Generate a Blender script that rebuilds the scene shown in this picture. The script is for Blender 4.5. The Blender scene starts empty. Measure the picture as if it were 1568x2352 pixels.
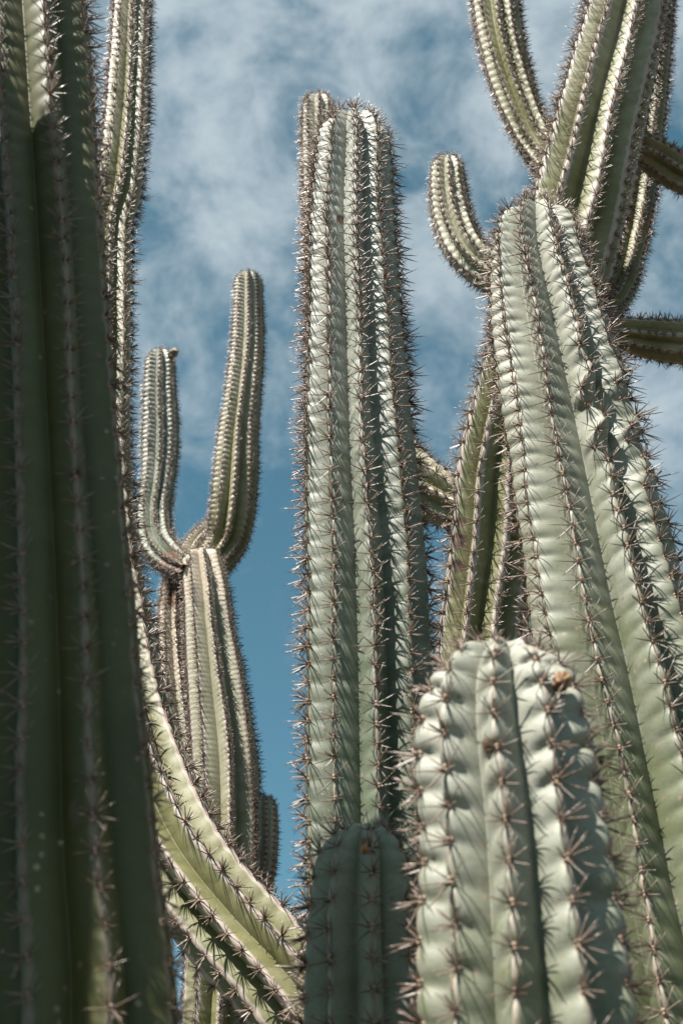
import bpy, math, random
import numpy as np
from mathutils import Matrix, Vector
from mathutils.bvhtree import BVHTree

random.seed(7)
rng = np.random.default_rng(11)
scn = bpy.context.scene
C = scn.collection
R_ = math.radians

# ------------------------------------------------------------------ camera
PITCH, F, CX, CY = R_(32), 3593.0, 784.0, 1176.0
CAM = np.array([0.0, 0.0, 1.4])
cam_d = bpy.data.cameras.new('camera')
cam = bpy.data.objects.new('camera', cam_d); C.objects.link(cam)
cam.location = CAM; cam.rotation_euler = (R_(90) + PITCH, 0, 0)
cam_d.sensor_fit = 'VERTICAL'; cam_d.sensor_height = 36; cam_d.sensor_width = 24
cam_d.lens = F / 2352 * 36
cam_d.clip_start = 0.05; cam_d.clip_end = 5000
cam_d.dof.use_dof = True
cam_d.dof.focus_distance = 2.45
cam_d.dof.aperture_fstop = 8.0
cam_d.dof.aperture_blades = 7
scn.camera = cam

# ------------------------------------------------------------------ light
SUN_EL, SUN_AZ = R_(59), R_(50)          # azimuth: to the left of straight behind the camera
S = Vector((-math.sin(SUN_AZ) * math.cos(SUN_EL), -math.cos(SUN_AZ) * math.cos(SUN_EL), math.sin(SUN_EL)))
sd = bpy.data.lights.new('sun', 'SUN'); sd.energy = 5.0; sd.angle = R_(0.53); sd.color = (1.0, 0.955, 0.885)
sun = bpy.data.objects.new('sun', sd); C.objects.link(sun)
sun.rotation_euler = S.to_track_quat('Z', 'Y').to_euler(); sun.location = S * 20

w = bpy.data.worlds.new('World'); scn.world = w; w.use_nodes = True
nt = w.node_tree; nt.nodes.clear()
def N(t, **kw):
    n = nt.nodes.new(t)
    for k, v in kw.items(): setattr(n, k, v)
    return n
def L(a, b): nt.links.new(a, b)
sky = N('ShaderNodeTexSky', sky_type='NISHITA'); sky.sun_disc = False
sky.sun_elevation = SUN_EL; sky.sun_rotation = math.atan2(S.x, S.y)
sky.air_density = 0.95; sky.dust_density = 0.15; sky.ozone_density = 1.0; sky.altitude = 2600
bg = N('ShaderNodeBackground'); bg.inputs['Strength'].default_value = 0.05
out = N('ShaderNodeOutputWorld')
geo = N('ShaderNodeNewGeometry')          # direction of view
tc = N('ShaderNodeTexCoord')
sep = N('ShaderNodeSeparateXYZ'); L(tc.outputs['Generated'], sep.inputs[0])
mx = N('ShaderNodeMath', operation='MAXIMUM'); L(sep.outputs['Z'], mx.inputs[0]); mx.inputs[1].default_value = 0.08
dx = N('ShaderNodeMath', operation='DIVIDE'); L(sep.outputs['X'], dx.inputs[0]); L(mx.outputs[0], dx.inputs[1])
dy = N('ShaderNodeMath', operation='DIVIDE'); L(sep.outputs['Y'], dy.inputs[0]); L(mx.outputs[0], dy.inputs[1])
cmb = N('ShaderNodeCombineXYZ'); L(dx.outputs[0], cmb.inputs[0]); L(dy.outputs[0], cmb.inputs[1])
def noise(scale, detail, rough, dist, off, vec=None):
    mp = N('ShaderNodeMapping'); mp.inputs['Location'].default_value = off
    L(vec or cmb.outputs[0], mp.inputs[0])
    n = N('ShaderNodeTexNoise'); L(mp.outputs[0], n.inputs['Vector'])
    n.inputs['Scale'].default_value = scale; n.inputs['Detail'].default_value = detail
    n.inputs['Roughness'].default_value = rough; n.inputs['Distortion'].default_value = dist
    return n
n1 = noise(16.0, 11, 0.64, 0.3, (3.1, 1.7, 0.4), tc.outputs['Generated'])      # puffs
n2 = noise(1.5, 3, 0.5, 0.2, (0.6, 0.35, 7.0))      # where the sheet is thick or torn
edge = N('ShaderNodeMapRange', interpolation_type='SMOOTHSTEP'); rd = N('ShaderNodeVectorMath', operation='LENGTH'); L(cmb.outputs[0], rd.inputs[0]); L(rd.outputs['Value'], edge.inputs['Value'])     # the sheet of cloud ends towards the horizon
edge.inputs['From Min'].default_value = 1.0; edge.inputs['From Max'].default_value = 2.3; edge.inputs['To Min'].default_value = 0.17; edge.inputs['To Max'].default_value = -0.30
n1b = N('ShaderNodeMath', operation='ADD'); L(n1.outputs['Fac'], n1b.inputs[0]); L(edge.outputs[0], n1b.inputs[1])
ad = N('ShaderNodeMath', operation='MULTIPLY_ADD'); L(n2.outputs['Fac'], ad.inputs[0]); ad.inputs[1].default_value = 0.85; L(n1b.outputs[0], ad.inputs[2])
ramp = N('ShaderNodeMapRange', interpolation_type='SMOOTHSTEP'); L(ad.outputs[0], ramp.inputs['Value'])
ramp.inputs['From Min'].default_value = 0.76; ramp.inputs['From Max'].default_value = 1.24
ramp.inputs['To Min'].default_value = 0.0; ramp.inputs['To Max'].default_value = 0.88
hs = N('ShaderNodeHueSaturation'); L(sky.outputs[0], hs.inputs['Color'])
hs.inputs['Hue'].default_value = 0.457; hs.inputs['Saturation'].default_value = 1.04; hs.inputs['Value'].default_value = 1.06
cm = N('ShaderNodeMix', data_type='RGBA'); L(ramp.outputs[0], cm.inputs['Factor']); L(hs.outputs[0], cm.inputs[6])
cm.inputs[7].default_value = (4.5, 5.2, 5.6, 1)
L(cm.outputs[2], bg.inputs['Color']); L(bg.outputs[0], out.inputs[0])

vs = scn.view_settings
vs.view_transform = 'Standard'; vs.look = 'None'; vs.gamma = 1; vs.use_curve_mapping = False; vs.exposure = 1.36
scn.cycles.max_bounces = 6; scn.cycles.diffuse_bounces = 4

# ------------------------------------------------------------------ helpers
def tag(o, label=None, cat=None, group=None, kind=None):
    if label: o['label'] = label
    if cat: o['category'] = cat
    if group: o['group'] = group
    if kind: o['kind'] = kind
    return o

def material(name):
    m = bpy.data.materials.new(name); m.use_nodes = True
    t = m.node_tree; t.nodes.clear()
    o = t.nodes.new('ShaderNodeOutputMaterial'); b = t.nodes.new('ShaderNodeBsdfPrincipled')
    t.links.new(b.outputs[0], o.inputs[0])
    return m, t, b
def node(t, ty, **kw):
    n = t.nodes.new(ty)
    for k, v in kw.items(): setattr(n, k, v)
    return n
def mix(t, fac, a, b, blend='MIX'):
    n = t.nodes.new('ShaderNodeMix'); n.data_type = 'RGBA'; n.blend_type = blend
    for i, v in ((0, fac), (6, a), (7, b)):
        if hasattr(v, 'is_output'): t.links.new(v, n.inputs[i])
        else: n.inputs[i].default_value = (*v, 1) if isinstance(v, tuple) else v
    return n.outputs[2]
def mapr(t, v, a, b, c=0., d=1.):
    n = node(t, 'ShaderNodeMapRange'); n.interpolation_type = 'SMOOTHSTEP'
    t.links.new(v, n.inputs[0])
    for i, x in zip((1, 2, 3, 4), (a, b, c, d)): n.inputs[i].default_value = x
    return n.outputs[0]
def tnoise(t, vec, scale, detail=4, rough=.55):
    n = node(t, 'ShaderNodeTexNoise'); t.links.new(vec, n.inputs['Vector'])
    n.inputs['Scale'].default_value = scale; n.inputs['Detail'].default_value = detail; n.inputs['Roughness'].default_value = rough
    return n.outputs['Fac']
def mul(t, a, b):
    n = node(t, 'ShaderNodeMath', operation='MULTIPLY')
    for i, v in enumerate((a, b)):
        if hasattr(v, 'is_output'): t.links.new(v, n.inputs[i])
        else: n.inputs[i].default_value = v
    return n.outputs[0]

def skin_material(name, green, flank, bloom, crest, bloomy=.6, c0=.98):
    """waxy cactus skin: green flesh, pale wax bloom in patches, corky crest line, scars"""
    m, t, b = material(name)
    tc = node(t, 'ShaderNodeTexCoord').outputs['Object']
    def attr(n): return node(t, 'ShaderNodeAttribute', attribute_name=n).outputs['Fac']
    cr, tip, scar, cork = attr('crest'), attr('tip'), attr('scar'), attr('cork')
    big = tnoise(t, tc, 9, 5); mid = tnoise(t, tc, 45, 5, .6); fine = tnoise(t, tc, 260, 3, .6)
    col = mix(t, mapr(t, big, .35, .65), green, flank)
    ad = node(t, 'ShaderNodeMath', operation='ADD'); t.links.new(tip, ad.inputs[0]); t.links.new(mul(t, mid, .55), ad.inputs[1])
    mp = node(t, 'ShaderNodeMapping'); mp.inputs['Scale'].default_value = (5, 5, 34); t.links.new(tc, mp.inputs[0])
    band = tnoise(t, mp.outputs[0], 1.0, 4, .6)                       # dry and wet seasons
    ab2 = node(t, 'ShaderNodeMath', operation='MULTIPLY_ADD'); t.links.new(band, ab2.inputs[0]); ab2.inputs[1].default_value = .7; t.links.new(ad.outputs[0], ab2.inputs[2])
    bl = mapr(t, ab2.outputs[0], .50, 1.30, 0, bloomy)
    col = mix(t, bl, col, bloom)
    col = mix(t, mapr(t, fine, .42, .75, 0, .22), col, tuple(c * .55 for c in green))
    vo = node(t, 'ShaderNodeTexVoronoi'); vo.inputs['Scale'].default_value = 75; t.links.new(tc, vo.inputs['Vector'])
    spx = node(t, 'ShaderNodeMath', operation='MULTIPLY_ADD'); t.links.new(fine, spx.inputs[0]); spx.inputs[1].default_value = .35; t.links.new(vo.outputs['Distance'], spx.inputs[2])
    pick = node(t, 'ShaderNodeSeparateColor'); t.links.new(vo.outputs['Color'], pick.inputs[0])
    speck = mul(t, mapr(t, spx.outputs[0], .42, .30), mapr(t, pick.outputs[0], .72, .80, 0, .75))
    col = mix(t, speck, col, mix(t, pick.outputs[1], (.30, .235, .16), (.10, .06, .035)))      # scabs and insect marks
    scuff = mapr(t, tnoise(t, tc, 21, 7, .72), .60, .70, 0, .55)
    col = mix(t, scuff, col, tuple(c * .5 + g * .25 for c, g in zip(crest, green)))            # rubbed, corky patches
    # corky line along the crest, broken up
    a2 = node(t, 'ShaderNodeMath', operation='ADD'); t.links.new(cr, a2.inputs[0]); t.links.new(mul(t, mid, .18), a2.inputs[1])
    col = mix(t, mapr(t, a2.outputs[0], c0, c0 + .10, 0, .85), col, crest)
    # cork bark on old skin
    ck = mix(t, mapr(t, fine, .3, .7), (.34, .28, .21), (.50, .44, .35))
    a3 = node(t, 'ShaderNodeMath', operation='MULTIPLY_ADD'); t.links.new(mid, a3.inputs[0]); a3.inputs[1].default_value = .8; t.links.new(cork, a3.inputs[2])
    col = mix(t, mul(t, mapr(t, a3.outputs[0], .62, 1.05, 0, 1), mapr(t, cork, .02, .2)), col, ck)
    sc = mix(t, mapr(t, mid, .35, .6), (.035, .020, .013), (.15, .088, .055))
    a4 = node(t, 'ShaderNodeMath', operation='MULTIPLY_ADD'); t.links.new(mid, a4.inputs[0]); a4.inputs[1].default_value = .9; t.links.new(scar, a4.inputs[2])
    col = mix(t, mul(t, mapr(t, a4.outputs[0], .72, .98), mapr(t, scar, .05, .2)), col, sc)
    t.links.new(col, b.inputs['Base Color'])
    b.inputs['Roughness'].default_value = .56; b.inputs['Specular IOR Level'].default_value = .38
    bp = node(t, 'ShaderNodeBump'); bp.inputs['Strength'].default_value = .35; bp.inputs['Distance'].default_value = .0015
    t.links.new(mid, bp.inputs['Height']); t.links.new(bp.outputs[0], b.inputs['Normal'])
    return m

SK_BLUE = skin_material('glaucous_skin', (.064, .082, .046), (.10, .119, .077), (.325, .325, .285), (.286, .232, .182), .78, 1.01)
SK_BLUE2 = skin_material('glaucous_olive_skin', (.066, .079, .034), (.098, .110, .056), (.305, .305, .262), (.275, .223, .174), .70, 1.01)
SK_YEL = skin_material('yellow_green_skin', (0.117, 0.116, 0.037), (0.161, 0.156, 0.069), (0.367, 0.350, 0.275), (0.355, 0.292, 0.254), .70, .86)
SK_PALE = skin_material('pale_dry_skin', (0.162, 0.154, 0.061), (0.218, 0.207, 0.106), (0.385, 0.363, 0.306), (0.373, 0.309, 0.267), .80, .84)
SK_GREEN = skin_material('deep_green_skin', (0.058, 0.077, 0.036), (0.088, 0.107, 0.055), (0.305, 0.317, 0.238), (0.253, 0.199, 0.137), .55)
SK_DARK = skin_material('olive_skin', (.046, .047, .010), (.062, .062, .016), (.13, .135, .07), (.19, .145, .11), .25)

def spine_material():
    m, t, b = material('spine_horn')
    tt = node(t, 'ShaderNodeAttribute', attribute_name='t').outputs['Fac']
    rnd = node(t, 'ShaderNodeObjectInfo').outputs['Random']
    tc = node(t, 'ShaderNodeTexCoord').outputs['Object']
    cr = node(t, 'ShaderNodeValToRGB'); t.links.new(tt, cr.inputs[0])
    e = cr.color_ramp.elements
    e[0].position = 0; e[0].color = (.055, .03, .02, 1); e[1].position = 1; e[1].color = (.13, .085, .065, 1)
    for p, c in ((.22, (.10, .062, .042, 1)), (.6, (.185, .128, .094, 1)), (.85, (.14, .095, .07, 1))):
        x = e.new(p); x.color = c
    col = mix(t, mapr(t, rnd, 0, 1, 0, .5), cr.outputs[0], (.27, .21, .17))
    t.links.new(col, b.inputs['Base Color']); b.inputs['Roughness'].default_value = .42
    return m
SPINE = spine_material()
def plain(name, c1, c2, scale, rough=.8):
    m, t, b = material(name)
    tc = node(t, 'ShaderNodeTexCoord').outputs['Object']
    t.links.new(mix(t, mapr(t, tnoise(t, tc, scale, 5), .35, .65), c1, c2), b.inputs['Base Color'])
    b.inputs['Roughness'].default_value = rough
    return m
WOOL = plain('areole_wool', (.22, .15, .10), (.36, .275, .21), 3)
BUD = plain('dried_bud', (.10, .05, .025), (.36, .20, .09), 160)
BUDGREY = plain('withered_bud', (.10, .07, .045), (.33, .29, .23), 120)

def build_mesh(name, V, Q, mats, attrs=None, mi=None, smooth=True):
    """V (n,3), Q list/array of quads or tris (all the same arity)"""
    me = bpy.data.meshes.new(name)
    Q = np.asarray(Q, dtype=np.int32); n, k = Q.shape
    me.vertices.add(len(V)); me.vertices.foreach_set('co', np.ascontiguousarray(V, dtype=np.float32).ravel())
    me.loops.add(n * k); me.loops.foreach_set('vertex_index', Q.ravel())
    me.polygons.add(n); me.polygons.foreach_set('loop_start', np.arange(0, n * k, k, dtype=np.int32))
    if smooth: me.polygons.foreach_set('use_smooth', np.ones(n, dtype=bool))
    for m in mats: me.materials.append(m)
    if mi is not None: me.polygons.foreach_set('material_index', np.asarray(mi, dtype=np.int32))
    for a, v in (attrs or {}).items():
        at = me.attributes.new(a, 'FLOAT', 'POINT'); at.data.foreach_set('value', np.asarray(v, dtype=np.float32))
    me.update(calc_edges=True)
    return me
def link(name, data, parent=None):
    o = bpy.data.objects.new(name, data); C.objects.link(o); o.parent = parent
    return o

# ------------------------------------------------------------------ ground
def ground():
    nn = 90
    u = np.sign(np.linspace(-1, 1, nn)) * np.abs(np.linspace(-1, 1, nn)) ** 4 * 1500
    X, Y = np.meshgrid(u, u + 2)
    Z = .03 * np.sin(X * 1.3 + 1) * np.cos(Y * 1.7) * np.exp(-(X ** 2 + Y ** 2) / 900) - .03
    V = np.stack([X, Y, Z], -1).reshape(-1, 3)
    i = np.arange((nn - 1) * (nn - 1)); r, c = i // (nn - 1), i % (nn - 1); a = r * nn + c
    m, t, b = material('dry_soil')
    tc = node(t, 'ShaderNodeTexCoord').outputs['Object']
    col = mix(t, mapr(t, tnoise(t, tc, 1.2, 8, .65), .3, .7), (.05, .043, .030), (.085, .072, .05))
    col = mix(t, mapr(t, tnoise(t, tc, 30, 6, .7), .45, .7, 0, .6), col, (.05, .045, .03))
    t.links.new(col, b.inputs['Base Color']); b.inputs['Roughness'].default_value = .95
    bp = node(t, 'ShaderNodeBump'); bp.inputs['Distance'].default_value = .02
    t.links.new(tnoise(t, tc, 22, 8, .7), bp.inputs['Height']); t.links.new(bp.outputs[0], b.inputs['Normal'])
    o = link('ground', build_mesh('ground', V, np.stack([a, a + 1, a + nn + 1, a + nn], -1), [m]))
    tag(o, 'dry sandy soil beneath the cacti', 'ground', kind='structure')
ground()

# ------------------------------------------------------------------ spine clusters
def spine_geo(seed, n_rad, n_cen, fat=1.0):
    r = random.Random(seed); V = []; T = []; Q = []; M = []
    def spine(az, tilt, ln, rad):
        d = Vector((math.sin(tilt) * math.cos(az), math.sin(tilt) * math.sin(az), math.cos(tilt)))
        s = d.orthogonal().normalized(); q = d.cross(s)
        b0 = Vector((d.x, d.y, 0)) * .10 + Vector((0, 0, .02))
        bend = Vector((r.uniform(-1, 1), r.uniform(-1, 1), r.uniform(-.5, .5))) * .035
        i0 = len(V); rad = rad * fat
        for f, rr, tv in ((0, 1., 0), (.66, .74, .66)):
            for k in range(3):
                a = k * 2.0944
                V.append(b0 + d * ln * f + bend * f + (s * math.cos(a) + q * math.sin(a)) * rad * rr); T.append(tv)
        V.append(b0 + d * ln + bend * 1.6); T.append(1)
        for k in range(3):
            j = (k + 1) % 3
            Q.append((i0 + k, i0 + j, i0 + 3 + j)); Q.append((i0 + k, i0 + 3 + j, i0 + 3 + k)); Q.append((i0 + 3 + k, i0 + 3 + j, i0 + 6)); M.extend((0, 0, 0))
    a0 = r.uniform(0, 6)
    for i in range(n_rad):
        spine(a0 + i * 2 * math.pi / n_rad + r.uniform(-.25, .25), r.uniform(.6, 1.3), r.uniform(.5, 1.1), r.uniform(.026, .035))
    for i in range(n_cen):
        spine(r.uniform(0, 6.28), r.uniform(.12, .7), r.uniform(.8, 1.25), r.uniform(.032, .042))
    # woolly areole: two low domes
    for cy, rad in ((.06, .115), (-.07, .10)):
        i0 = len(V)
        for k in range(7):
            a = k * 2 * math.pi / 7; V.append(Vector((math.cos(a) * rad, cy + math.sin(a) * rad * .9, -.06))); T.append(0)
        for k in range(7):
            a = k * 2 * math.pi / 7; V.append(Vector((math.cos(a) * rad * .7, cy + math.sin(a) * rad * .65, .09))); T.append(0)
        V.append(Vector((0, cy, .13))); T.append(0)
        for k in range(7):
            j = (k + 1) % 7
            Q.append((i0 + k, i0 + j, i0 + 7 + j)); Q.append((i0 + k, i0 + 7 + j, i0 + 7 + k)); Q.append((i0 + 7 + k, i0 + 7 + j, i0 + 14)); M.extend((1, 1, 1))
    return np.array([tuple(v) for v in V]), np.array(Q), np.array(T), np.array(M)
GEO = [spine_geo(100 + i, 7 + i % 3, 2 + i % 3, 1.0 if i < 8 else 1.25) for i in range(16)]      # the second eight are stouter
CLUSTER = [build_mesh('spine_cluster', V, Q, [SPINE, WOOL], {'t': T}, M) for V, Q, T, M in GEO]

# ------------------------------------------------------------------ placing
def at(x, y, Y):
    a, b = (x - CX) / F, -(y - CY) / F
    d = np.array([a, -math.sin(PITCH) * b + math.cos(PITCH), math.cos(PITCH) * b + math.sin(PITCH)])
    return CAM + d * (Y / d[1])
FWD = np.array([0, math.cos(PITCH), math.sin(PITCH)]); UP = np.array([0, -math.sin(PITCH), math.cos(PITCH)])
def proj(P):
    q = P - CAM; z = q @ FWD
    return np.stack([CX + F * q[..., 0] / z, CY - F * (q @ UP) / z, z], -1)

def smoothstep(x): x = np.clip(x, 0, 1); return x * x * (3 - 2 * x)

class Stem:
    """One ribbed stem or arm along a path of (x, y, half-width, distance) from its tip to its base."""
    def __init__(s, path, ribs, phi, p0, p1, lp, spine, mat, name='stem', tip=True, ground=None, depth=.32, amp=.03, cols=10, rows=6,
                 warp=None, scars=(), cork=None, fat=False, wob=1.0, bare=None, part_label=None, face=.3, notch=.25, dome=1.25):
        s.fat = 8 if fat else 0; s.name, s.ribs, s.mat, s.spine, s.part_label = name, ribs, mat, spine, part_label
        P = [at(a[0], a[1], a[3]) for a in path]
        Rr = [a[2] / F * ((p - CAM) @ FWD) for a, p in zip(path, P)]
        n_frame = None
        if ground is not None:
            n_frame = len(P) - 1
            b = P[-1]; gx, gy = b[0] + ground[0], b[1] + ground[1]
            P.append(np.array([b[0] + ground[0] * .4, b[1] + ground[1] * .4, b[2] * .6])); Rr.append(Rr[-1] * 1.03)
            P.append(np.array([gx, gy, -.08])); Rr.append(Rr[-1] * 1.06)
        P, Rr = np.array(P), np.array(Rr)
        # Catmull-Rom through the points
        PP = np.vstack([2 * P[0] - P[1], P, 2 * P[-1] - P[-2]]); RR = np.concatenate([[Rr[0]], Rr, [Rr[-1]]])
        X = np.hstack([PP, RR[:, None]]); kn = [0.]
        for i in range(1, len(X)): kn.append(kn[-1] + max(np.linalg.norm(PP[i] - PP[i - 1]), 1e-4) ** .5)
        pts = []
        for i in range(1, len(X) - 2):
            t0, t1, t2, t3 = kn[i - 1:i + 3]; t = np.linspace(t1, t2, 60, endpoint=(i == len(X) - 3))[:, None]
            A1 = (t1 - t) / (t1 - t0) * X[i - 1] + (t - t0) / (t1 - t0) * X[i]
            A2 = (t2 - t) / (t2 - t1) * X[i] + (t - t1) / (t2 - t1) * X[i + 1]
            A3 = (t3 - t) / (t3 - t2) * X[i + 1] + (t - t2) / (t3 - t2) * X[i + 2]
            B1 = (t2 - t) / (t2 - t0) * A1 + (t - t0) / (t2 - t0) * A2
            B2 = (t3 - t) / (t3 - t1) * A2 + (t - t1) / (t3 - t1) * A3
            pts.append((t2 - t) / (t2 - t1) * B1 + (t - t1) / (t2 - t1) * B2)
        D = np.vstack(pts); s.end_in_frame = None
        arc = np.concatenate([[0], np.cumsum(np.linalg.norm(np.diff(D[:, :3], axis=0), axis=1))])
        Lt = arc[-1]; s.Lt = Lt
        # fine even resample + smoothing
        m = max(200, int(Lt / .006)); S1 = np.linspace(0, Lt, m)
        Q = np.stack([np.interp(S1, arc, D[:, k]) for k in range(4)], -1)
        ker = np.hanning(9); ker /= ker.sum()
        Qp = np.vstack([Q[:1].repeat(4, 0), Q, Q[-1:].repeat(4, 0)])
        Qs = np.stack([np.convolve(Qp[:, k], ker, 'valid') for k in range(4)], -1)
        if not tip or True: Qs[:3], Qs[-3:] = Q[:3], Q[-3:]
        T = np.gradient(Qs[:, :3], axis=0); T /= np.linalg.norm(T, axis=1)[:, None]
        # frame: starts facing the camera, carried along without twist
        e = np.zeros_like(T)
        c = CAM - Qs[0, :3]; c -= T[0] * (c @ T[0]); e[0] = c / np.linalg.norm(c)
        for i in range(1, m):
            v = e[i - 1] - T[i] * (e[i - 1] @ T[i]); e[i] = v / np.linalg.norm(v)
        g = np.cross(e, T)                     # to the viewer's right for a stem that runs down
        f = lambda A: (lambda q: np.stack([np.interp(q, S1, A[:, k]) for k in range(A.shape[1])], -1))
        s.pos, s.e, s.g, s.T = f(Qs[:, :3]), f(e), f(g), f(T)
        rad = lambda q: np.interp(q, S1, Qs[:, 3])
        Ld = rad(0.0) * dome if tip else 1e-6
        s.rad = (lambda q: rad(q) * (1 - (1 - np.clip(q / Ld, 0, 1)) ** 2.3) ** (1 / 2.1)) if tip else rad
        # areole rhythm
        smax = Lt
        if ground is not None:
            # spines thin out on the old wood some way below the picture
            zf = P[n_frame][2]; iz = np.argmin(np.abs(Qs[:, 2] - max(zf - .22, .2))); smax = S1[iz] if bare is None else bare
        s.smax = smax
        qs = np.linspace(0, Lt, 4000); pq = p0 + (p1 - p0) * smoothstep(qs / lp)
        if tip: pq = pq * (.45 + .55 * np.clip(qs / Ld, 0, 1) ** .7)
        psi = np.concatenate([[0], np.cumsum(.5 * (1 / pq[1:] + 1 / pq[:-1]) * np.diff(qs))])
        PSI = lambda q: np.interp(q, qs, psi); IPSI = lambda v: np.interp(v, psi, qs)
        rr = [IPSI(np.arange(0, PSI(smax), 1 / rows))]
        if tip: rr.append(Ld * np.linspace(0.0, 1, 16) ** 2)
        if smax < Lt: rr.append(np.linspace(smax, Lt, max(3, int((Lt - smax) / .05))))
        else: rr.append(np.array([Lt]))
        q = np.unique(np.round(np.concatenate(rr), 5)); q = q[np.concatenate([[True], np.diff(q) > 4e-4])]
        s.q = q; nr = len(q)
        pos, e, g, T, Rd = s.pos(q), s.e(q), s.g(q), s.T(q), s.rad(q)
        ps = PSI(q)
        tt = np.linspace(-1, 1, 2 * (cols // 2) + 1); tt = np.sign(tt) * (1 - (1 - np.abs(tt)) ** 1.0)
        ab = np.abs(tt)
        gt = 1 - (np.sqrt(ab ** 2 + .012) - .1095) / (math.sqrt(1.012) - .1095)      # straight flanks, rounded crest
        v = 1 - depth; s.vr = v
        ampq = amp * (1.0 - .45 * smoothstep(q / lp))
        s.ribV, s.clusters = [], []
        corkq = cork(q, Lt) if cork else np.zeros(nr)
        tipq = np.clip(1 - q / (.9 * lp + .2), 0, 1) * .75
        sc3 = [(at(a, b, c_), d_) for a, b, c_, d_ in scars]
        for k in range(ribs):
            off = rng.random(); r1, r2, r3 = rng.random(3) * 6.28
            th0 = R_(phi) + k * 2 * math.pi / ribs
            dth = wob * .045 * (np.sin(q * 7 + r1) * .6 + np.sin(q * 17 + r2) * .4)
            rw = 1 + wob * .014 * np.sin(q * 11 + r3) + wob * .008 * np.sin(q * 37 + r1)
            if warp is not None:
                dw, rw2 = warp(q, k, math.degrees((th0 + math.pi) % (2 * math.pi) - math.pi)); dth = dth + dw; rw = rw * rw2
            th = th0 + dth[:, None] * (1 - ab[None, :] ** 2) + tt[None, :] * math.pi / ribs
            ph = 2 * math.pi * (ps[:, None] - off - .30 * ab[None, :])
            cosb = np.cos(ph)
            dent = (.5 + .5 * cosb) ** 2.5 * np.exp(-((ab - .26) / .32) ** 2)[None, :] * (1 + .5 * np.sin(ps[:, None] * .37 + r2) * np.sin(ps[:, None] * 1.7 + r1))
            bulge = ampq[:, None] * (-dent * .95 - (.5 + .5 * cosb) ** 2 * np.clip(1 - ab / .3, 0, 1)[None, :] * notch - cosb * (np.sin(math.pi * ab) ** 1.2)[None, :] * face * .5)
            r = Rd[:, None] * ((v + (1 - v) * gt[None, :]) * (1 + (rw[:, None] - 1) * (1 - ab[None, :] ** 3)) + bulge)
            V = pos[:, None, :] + r[..., None] * (np.cos(th)[..., None] * e[:, None, :] + np.sin(th)[..., None] * g[:, None, :])
            scar = np.zeros(V.shape[:2])
            for p3, d_ in sc3:
                dd = V - p3; dd = dd - (dd @ FWD)[..., None] * FWD * .75
                scar = np.maximum(scar, np.exp(-(np.linalg.norm(dd, axis=-1) / d_) ** 2))
            at_ = {'crest': np.broadcast_to(gt, V.shape[:2]).ravel(), 'tip': np.broadcast_to(tipq[:, None], V.shape[:2]).ravel(),
                   'scar': scar.ravel(), 'cork': np.broadcast_to(corkq[:, None], V.shape[:2]).ravel()}
            s.ribV.append((V, at_))
            # areoles on this crest
            m0 = np.arange(math.ceil(PSI(0.0) - off), math.floor(PSI(smax) - off)) + off
            sa = IPSI(m0[m0 > (.35 if tip else 0)])
            mid = len(tt) // 2
            for x in sa:
                j = min(np.searchsorted(q, x), nr - 2); j0 = max(j - 1, 0)
                c0, c1 = V[j, mid], V[j0, mid]
                tv = V[max(j - 2, 0), mid] - V[min(j + 2, nr - 1), mid]; ln = np.linalg.norm(tv)
                if ln < 1e-6: continue
                upv = tv / ln
                frac = (x - q[j0]) / max(q[j] - q[j0], 1e-6); c = c1 + (c0 - c1) * np.clip(frac, 0, 1)
                radv = math.cos(th[j, mid]) * e[j] + math.sin(th[j, mid]) * g[j]
                nrm = radv - upv * (radv @ upv); ln = np.linalg.norm(nrm)
                if ln < .05: nrm = -T[j] - upv * (-T[j] @ upv); ln = np.linalg.norm(nrm)
                nrm = nrm / ln
                young = .72 + .28 * min(1, x / .12)
                thin = 1.0
                s.clusters.append((c, upv, nrm, spine * 1.55 * young * rng.uniform(.82, 1.15)))
        # core that fills the bottom of the grooves
        nc = ribs * 6; thc = np.linspace(0, 2 * math.pi, nc, endpoint=False)
        step = max(1, rows // 3); qi = np.unique(np.concatenate([np.arange(0, nr, step), [nr - 1]]))
        rc = Rd[qi] * v * 1.012
        Vc = pos[qi][:, None, :] + rc[:, None, None] * (np.cos(thc)[None, :, None] * e[qi][:, None, :] + np.sin(thc)[None, :, None] * g[qi][:, None, :])
        if tip: Vc = Vc + T[qi][:, None, :] * (.02 * Rd.max() * np.clip(1 - q[qi] / Ld, 0, 1))[:, None, None]
        s.core = (Vc, tipq[qi], corkq[qi])

def grid_quads(nr, nc, wrap):
    r, c = np.meshgrid(np.arange(nr - 1), np.arange(nc if wrap else nc - 1), indexing='ij')
    c2 = (c + 1) % nc
    return np.stack([r * nc + c, (r + 1) * nc + c, (r + 1) * nc + c2, r * nc + c2], -1).reshape(-1, 4)

PLANTS = []
def plant(name, label, stems, base=None, cat='cactus', group=None):
    PLANTS.append(dict(name=name, label=label, stems=stems, base=base, cat=cat, group=group, extra=[]))
    return PLANTS[-1]

# ------------------------------------------------------------------ the cacti (tip to base; x, y, half-width, distance)
def lerpY(pts, y0, Y0, y1, Y1):
    return [(x, y, r, Y0 + (Y1 - Y0) * (y - y0) / (y1 - y0)) for x, y, r in pts]

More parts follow.
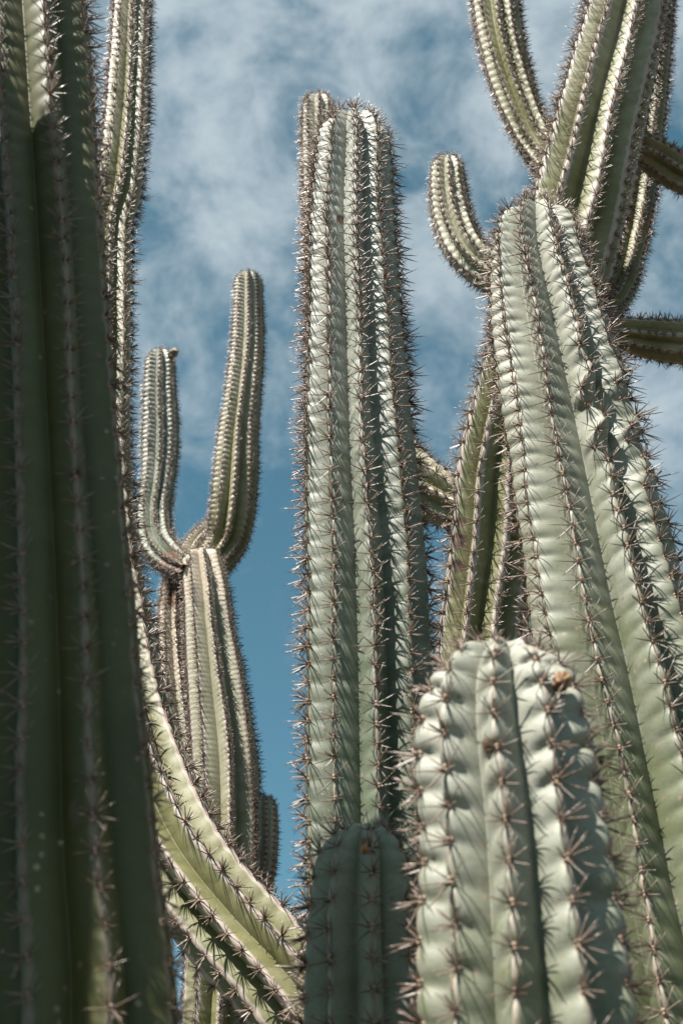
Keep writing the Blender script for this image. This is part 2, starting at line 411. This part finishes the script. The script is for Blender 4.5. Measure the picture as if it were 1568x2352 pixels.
# shaded olive column close to the lens, plus an unseen stem added to shade it
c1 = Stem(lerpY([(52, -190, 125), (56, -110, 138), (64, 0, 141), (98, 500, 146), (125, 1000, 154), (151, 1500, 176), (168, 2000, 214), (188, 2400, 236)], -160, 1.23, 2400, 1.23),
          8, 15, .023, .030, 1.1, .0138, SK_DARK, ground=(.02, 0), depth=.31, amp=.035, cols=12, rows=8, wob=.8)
c1_shade = Stem([(-300, -520, 120, 1.02), (-305, -400, 150, 1.02), (-318, -200, 172, 1.02), (-400, 300, 192, 1.02), (-560, 1000, 215, 1.02), (-750, 1700, 245, 1.02), (-830, 2500, 260, 1.02)],
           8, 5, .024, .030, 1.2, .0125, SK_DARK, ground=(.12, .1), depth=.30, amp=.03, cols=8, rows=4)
plant('columnar_cactus', 'dark olive cactus column in deep shade, in front of the long leaning yellow-green stem', [c1, c1_shade])

# long stem that bends out to the side low down and climbs past the frame
c2 = Stem([(306, -420, 34, 2.62), (305, -150, 40, 2.6), (303, 0, 42, 2.58), (297, 150, 46, 2.55), (288, 300, 50, 2.52), (277, 400, 53, 2.5), (271, 455, 53, 2.49), (254, 515, 50, 2.47),
           (249, 600, 52, 2.45), (246, 800, 56, 2.4), (239, 1034, 62, 2.36), (248, 1284, 73, 2.31), (270, 1434, 82, 2.27), (288, 1590, 92, 2.22), (345, 1813, 110, 2.17),
           (420, 1980, 116, 2.13), (546, 2140, 121, 2.1), (648, 2248, 124, 2.08), (740, 2370, 134, 2.07), (800, 2520, 138, 2.06)],
          9, 6, .0145, .033, 1.9, .0150, SK_YEL, fat=True, ground=(.02, 0), depth=.39, amp=.045, cols=10, rows=6,
          scars=[(560, 2080, 2.0, .012)])
plant('columnar_cactus', 'long yellow-green cactus stem that leans out low down, then climbs straight up', [c2])

# branching cactus farther back
Y3 = 2.931
def ck3(q, L): return np.clip(1 - q / .30, 0, 1) * .9
t3 = Stem([(462, 1268, 44, Y3), (466, 1300, 47, Y3), (474, 1351, 52, Y3), (484, 1451, 58, Y3), (497, 1568, 68, Y3), (518, 1768, 77, Y3), (520, 1960, 80, Y3), (500, 2335, 84, Y3)],
          8, 9, 0.0108, 0.0134, 1.0, 0.0102, SK_YEL, fat=True, ground=(-.02, 0), depth=.40, amp=.02, face=.08, cols=8, rows=5, cork=ck3, dome=.5)
a3r = Stem([(570, 628, 34, 2.946), (570, 700, 36, 2.946), (568, 800, 40, 2.946), (559, 900, 42, 2.946), (548, 1000, 47, 2.955), (541, 1100, 53, 2.963), (533, 1190, 54, 2.978), (519, 1250, 50, 2.995), (490, 1292, 42, 2.978), (466, 1330, 30, 2.946)],
           9, 2, 0.0115, 0.0134, .6, 0.0090, SK_PALE, fat=True, name='arm', face=.5, notch=.9, depth=.35, amp=.075, cols=8, rows=5)
a3l = Stem([(369, 806, 36, 3.091), (368, 850, 37, 3.091), (367, 900, 39, 3.091), (369, 1000, 43, 3.091), (364, 1100, 40, 3.081), (354, 1180, 40, 3.062), (360, 1245, 41, 3.033), (392, 1288, 38, 2.995), (440, 1315, 32, 2.931)],
           9, 0, 0.0138, 0.0149, .6, 0.0102, SK_BLUE, fat=True, name='arm', face=.5, notch=.9, depth=.35, amp=.075, cols=8, rows=5, scars=[(392, 1300, 2.995, .035), (425, 1325, 2.955, .04)])
a3b = Stem([(556, 1040, 26, 3.129), (548, 1120, 28, 3.129), (515, 1190, 28, 3.113), (465, 1235, 27, 3.065), (436, 1275, 26, 3.010), (440, 1320, 24, 2.946)],
           8, 10, 0.0119, 0.0134, .6, 0.0084, SK_PALE, fat=True, name='arm', face=.5, notch=.9, depth=.35, amp=.075, cols=8, rows=5)
s3c = Stem([(402, 1318, 26, 2.995), (398, 1380, 31, 2.995), (397, 1430, 34, 2.995), (400, 1500, 38, 2.995), (408, 1600, 42, 2.995), (430, 1800, 48, 2.995), (470, 2050, 52, 2.963), (500, 2250, 45, 2.931)],
           8, 12, 0.0119, 0.0134, .6, 0.0120, SK_PALE, fat=True, name='arm', face=.5, notch=.9, depth=.36, amp=.04, cols=8, rows=5, cork=lambda q, L: np.clip(1 - q / .5, 0, 1) * .9 + .1,
           scars=[(398, 1350, 2.955, .045), (402, 1330, 2.955, .04)], part_label='short beige arm with a dead blackened tip')
s3d = Stem([(606, 1828, 30, 2.946), (607, 1880, 33, 2.946), (606, 1950, 33, 2.946), (596, 2030, 32, 2.946), (560, 2110, 28, 2.931), (530, 2150, 22, 2.931)],
           9, 8, 0.0112, 0.0134, .5, 0.0084, SK_PALE, fat=True, name='arm', face=.5, notch=.9, depth=.33, amp=.075, cols=8, rows=5)
p3 = plant('branching_cactus', 'pale dry branching cactus with upright arms, one tipped by a withered bud', [t3, a3r, a3l, a3b, s3c, s3d])

# glaucous column in focus
c4 = Stem(lerpY([(806, 270, 78), (810, 338, 86), (807, 514, 102), (812, 700, 111), (822, 1000, 127), (840, 1345, 145), (848, 1600, 150), (853, 1878, 155), (866, 2400, 164)], 270, 1.75, 2400, 1.72),
          10, 7, .0205, .0255, 1.0, .0172, SK_BLUE, ground=(0, .02), depth=.33, amp=.042, cols=14, rows=8, wob=.8,
          scars=[(782, 504, 1.70, .008)])
plant('columnar_cactus', 'tall straight glaucous cactus column with pale waxy ribs, behind a short dark stem', [c4])

c4b = Stem(lerpY([(731, 222, 36), (732, 300, 40), (738, 420, 44), (755, 650, 50), (775, 1000, 56), (800, 1500, 60), (815, 2400, 68)], 222, 2.9, 2400, 2.9),
           9, 2, .014, .019, .8, .014, SK_PALE, fat=True, ground=(0, 0), depth=.33, amp=.045, cols=8, rows=5)
plant('columnar_cactus', 'slender pale cactus whose top peeks over the tall glaucous column in front', [c4b])

# short stem in front of it
c5 = Stem(lerpY([(838, 1896, 96), (836, 1960, 108), (833, 2050, 120), (831, 2128, 129), (833, 2250, 136), (836, 2420, 142)], 1896, 1.555, 2420, 1.55),
          8, 10, .028, .034, .35, .0195, SK_GREEN, ground=(-.01, 0), depth=.40, amp=.06, face=.4, cols=12, rows=8,
          scars=[(841, 1946, 1.5, .009)])
p5 = plant('columnar_cactus', 'short dark green cactus stem with an orange scab, in front of the tall glaucous column', [c5])

# fat blurred stem close to the lens
c6 = Stem(lerpY([(1153, 1487, 165), (1152, 1600, 188), (1158, 1718, 211), (1184, 1943, 228), (1211, 2288, 256), (1222, 2450, 266)], 1487, 1.30, 2450, 1.28),
          10, -8, .030, .036, .28, .0178, SK_BLUE2, ground=(.02, .02), depth=.33, amp=.10, face=.45, cols=14, rows=9, wob=1.3, dome=1.05,
          scars=[(1124, 1720, 1.21, .008)])
p6 = plant('columnar_cactus', 'fat round-topped grey-green cactus stem with a dried orange bud near its top', [c6])

# leaning glaucous column with a twisted patch
def warp7(q, k, deg):
    gs = np.exp(-((q - .46) / .10) ** 2)
    if 5 < deg < 100: return gs * .15 * np.sin(q * 70 + k * 1.7), 1 - gs * (.06 + .07 * np.sin(q * 75 + k * 2.1))
    return gs * 0, 1 - gs * 0
c7 = Stem(lerpY([(1232, 484, 96), (1235, 589, 112), (1268, 769, 138), (1312, 970, 154), (1345, 1134, 166), (1403, 1434, 184), (1440, 1598, 203), (1533, 2068, 234), (1600, 2380, 258)], 484, 1.74, 2380, 1.62),
          10, 16, .021, .029, .9, .0165, SK_BLUE2, ground=(.05, -.02), depth=.345, amp=.05, cols=14, rows=8, warp=warp7, wob=1.2,
          scars=[(1130, 600, 1.70, .007)])
plant('columnar_cactus', 'leaning glaucous cactus column with a twisted knotted patch of ribs', [c7])

# big branching cactus behind it
def ck8(q, L): return np.clip((q - .85) / 1.2, 0, 1) * .22
t8 = Stem([(1490, -420, 84, 2.34), (1470, -200, 90, 2.34), (1431, 50, 98, 2.36), (1368, 300, 109, 2.38), (1322, 500, 114, 2.4), (1285, 640, 114, 2.42), (1238, 769, 112, 2.44), (1193, 900, 108, 2.47),
           (1146, 1085, 103, 2.5), (1128, 1284, 103, 2.53), (1108, 1434, 104, 2.55), (1085, 1700, 108, 2.56), (1080, 2000, 112, 2.56)],
          9, 20, .024, .031, 1.4, .019, SK_YEL, ground=(-.05, .02), depth=.35, amp=.04, cols=12, rows=6, cork=ck8,
          scars=[(1058, 1240, 2.45, .020), (1052, 1300, 2.45, .022), (1056, 1200, 2.45, .015), (1050, 1350, 2.45, .02), (1140, 900, 2.4, .01)])
a8a = Stem([(1122, -260, 52, 2.5), (1130, -100, 57, 2.5), (1137, 0, 57, 2.5), (1155, 120, 53, 2.5), (1190, 235, 49, 2.5), (1235, 330, 44, 2.49), (1290, 400, 40, 2.45), (1330, 440, 36, 2.42)],
           10, 0, .0185, .021, .5, 0.0122, SK_YEL, fat=True, name='arm', face=.5, notch=.9, depth=.32, amp=.055, cols=8, rows=6)
a8b = Stem([(1027, 364, 38, 2.55), (1028, 430, 44, 2.55), (1041, 510, 48, 2.55), (1073, 580, 47, 2.54), (1125, 628, 45, 2.53), (1200, 662, 43, 2.5), (1275, 690, 40, 2.46)],
           10, 4, .0175, .021, .5, 0.0114, SK_YEL, fat=True, name='arm', face=.5, notch=.9, depth=.32, amp=.05, cols=8, rows=6)
a8c = Stem([(1512, -160, 40, 2.72), (1505, 0, 43, 2.72), (1494, 150, 46, 2.72), (1478, 300, 47, 2.7), (1462, 430, 47, 2.68), (1440, 560, 46, 2.64), (1405, 680, 44, 2.58), (1340, 750, 40, 2.52), (1270, 770, 36, 2.47)],
           9, -10, .018, .021, .5, 0.0122, SK_YEL, fat=True, name='arm', face=.5, notch=.9, depth=.33, amp=.05, cols=8, rows=6)
a8d = Stem([(1730, 200, 40, 2.52), (1720, 330, 46, 2.52), (1660, 415, 48, 2.52), (1570, 400, 47, 2.52), (1500, 358, 44, 2.5), (1440, 330, 40, 2.46), (1380, 330, 36, 2.42)],
           8, 40, .02, .022, .4, 0.0114, SK_YEL, fat=True, name='arm', face=.5, notch=.9, depth=.33, amp=.05, cols=8, rows=6)
a8e = Stem([(1790, 560, 44, 2.5), (1775, 700, 52, 2.5), (1700, 775, 56, 2.5), (1580, 786, 56, 2.5), (1490, 778, 50, 2.5), (1420, 768, 42, 2.48), (1330, 760, 36, 2.46), (1250, 780, 32, 2.45)],
           8, 30, .02, .022, .4, 0.0122, SK_YEL, fat=True, name='arm', face=.5, notch=.9, depth=.33, amp=.05, cols=8, rows=6)
a8f = Stem([(838, 740, 50, 2.62), (842, 850, 64, 2.62), (860, 960, 70, 2.62), (905, 1060, 72, 2.6), (965, 1118, 68, 2.58), (1035, 1158, 60, 2.56), (1120, 1190, 52, 2.53)],
           8, 14, .022, .025, .5, 0.0137, SK_YEL, fat=True, name='arm', face=.5, notch=.9, depth=.35, amp=.05, cols=8, rows=6)
plant('branching_cactus', 'big yellow-green branching cactus with curved arms and brown bark scars, behind the twisted column', [t8, a8a, a8b, a8c, a8d, a8e, a8f])

def lump(name, mat, x, y, Y, size, stretch, label=None, axis=(0, 0, 1), seed=0):
    def fn(root, base):
        r = np.random.default_rng(seed); nu, nv = 18, 12
        u = np.linspace(0, 2 * math.pi, nu, endpoint=False); v = np.linspace(0.04, math.pi - .04, nv)
        U, Vv = np.meshgrid(u, v); rad = 1 + .16 * np.sin(3 * U + 4 * Vv) + .12 * np.sin(7 * U - 5 * Vv + 1) + r.uniform(-.08, .08, U.shape)
        P = np.stack([np.cos(U) * np.sin(Vv), np.sin(U) * np.sin(Vv), np.cos(Vv) * stretch], -1) * (rad * size)[..., None]
        q = Vector((0, 0, 1)).rotation_difference(Vector(axis)); M = np.array(q.to_matrix())
        P = P.reshape(-1, 3) @ M.T
        o = link(name, build_mesh(name, P, grid_quads(nv, nu, True), [mat]), root)
        o.location = at(x, y, Y) - base
        if label: o['label'] = label
    return fn
p3['extra'] += [lump('withered_bud', BUDGREY, 399, 811, 3.062, .0104, 1.3, 'withered grey-brown bud', (.8, 0, .8), 1),
                lump('bud_stalk', BUDGREY, 391, 822, 3.072, .0066, 2.0, None, (.6, 0, .8), 2)]
p6['extra'] += [lump('dried_bud', BUD, 1288, 1566, 1.245, .0072, 1.2, 'dried orange bud', (.4, -.4, .8), 3)]
p5['extra'] += [lump('scab', BUD, 836, 1948, 1.482, .0038, 1.5, 'round orange scab', (0, -.3, 1), 5)]

def finish():
    # occluders for choosing which spine clusters show largest
    vs_, fs_, n0 = [], [], 0
    for p in PLANTS:
        for s in p['stems']:
            Vc = s.core[0][::3]; nr, nc, _ = Vc.shape
            vs_.append(Vc.reshape(-1, 3)); fs_.append(grid_quads(nr, nc, True) + n0); n0 += nr * nc
    bvh = BVHTree.FromPolygons(np.vstack(vs_).tolist(), np.vstack(fs_).tolist())
    camv = Vector(CAM)
    for p in PLANTS:
        s0 = p['stems'][0]; b = s0.pos(np.array([s0.Lt]))[0]; base = np.array([b[0], b[1], 0.0])
        root = link(p['name'], None); root.location = base; root.empty_display_size = .1
        tag(root, p['label'], p['cat'], p['group'])
        cand = []
        for si, s in enumerate(p['stems']):
            Vc, tq, cq = s.core; nr, nc, _ = Vc.shape
            o = link(s.name, build_mesh(s.name, (Vc - base).reshape(-1, 3), grid_quads(nr, nc, True), [s.mat],
                     {'crest': np.zeros(nr * nc), 'tip': np.repeat(tq, nc), 'scar': np.zeros(nr * nc), 'cork': np.repeat(cq, nc)}), root)
            if s.part_label: o['label'] = s.part_label
            s.obj = o
            for V, a in s.ribV:
                nr, nc, _ = V.shape
                link('rib', build_mesh('rib', (V - base).reshape(-1, 3), grid_quads(nr, nc, False), [s.mat], a), o)
            for ci, (c, u, n, sz) in enumerate(s.clusters):
                x, y, z = proj(c); score = 0
                vd = (CAM - c) / np.linalg.norm(CAM - c)
                if -20 < x < 1588 and -20 < y < 2372 and z > 0 and n @ vd > -.25:
                    score = sz / z * (.4 + max(0, n @ vd))
                cand.append((score, si, c, u, n, sz))
        cand.sort(key=lambda a: -a[0])
        kept, rest = [], []
        for a in cand:
            ok = False
            if a[0] > 0 and len(kept) < 300:
                o0 = Vector(a[2] + a[4] * a[5] * .7); d = camv - o0
                ok = bvh.ray_cast(o0, d.normalized(), d.length)[0] is None
            (kept if ok else rest).append(a)
        def mat_of(c, u, n, sz):
            x = np.cross(u, n); M = np.eye(4); M[:3, 0], M[:3, 1], M[:3, 2], M[:3, 3] = x * sz, u * sz, n * sz, c - base
            return M
        for i, (sc, si, c, u, n, sz) in enumerate(kept):
            o = link('spine_cluster', CLUSTER[random.randrange(8) + p['stems'][si].fat], p['stems'][si].obj)
            o.matrix_local = Matrix(mat_of(c, u, n, sz).tolist())
        if rest:
            Vs, Qs, Ts, Ms, k = [], [], [], [], 0
            for (sc, si, c, u, n, sz) in rest:
                V, Q, T, M = GEO[random.randrange(8) + p['stems'][si].fat]; m4 = mat_of(c, u, n, sz)
                Vs.append(V @ m4[:3, :3].T + m4[:3, 3]); Qs.append(Q + k); Ts.append(T); Ms.append(M); k += len(V)
            o = link('spines', build_mesh('spines', np.vstack(Vs), np.vstack(Qs), [SPINE, WOOL], {'t': np.concatenate(Ts)}, np.concatenate(Ms)), root)
            o['kind'] = 'stuff'
        for fn in p['extra']: fn(root, base)
finish()
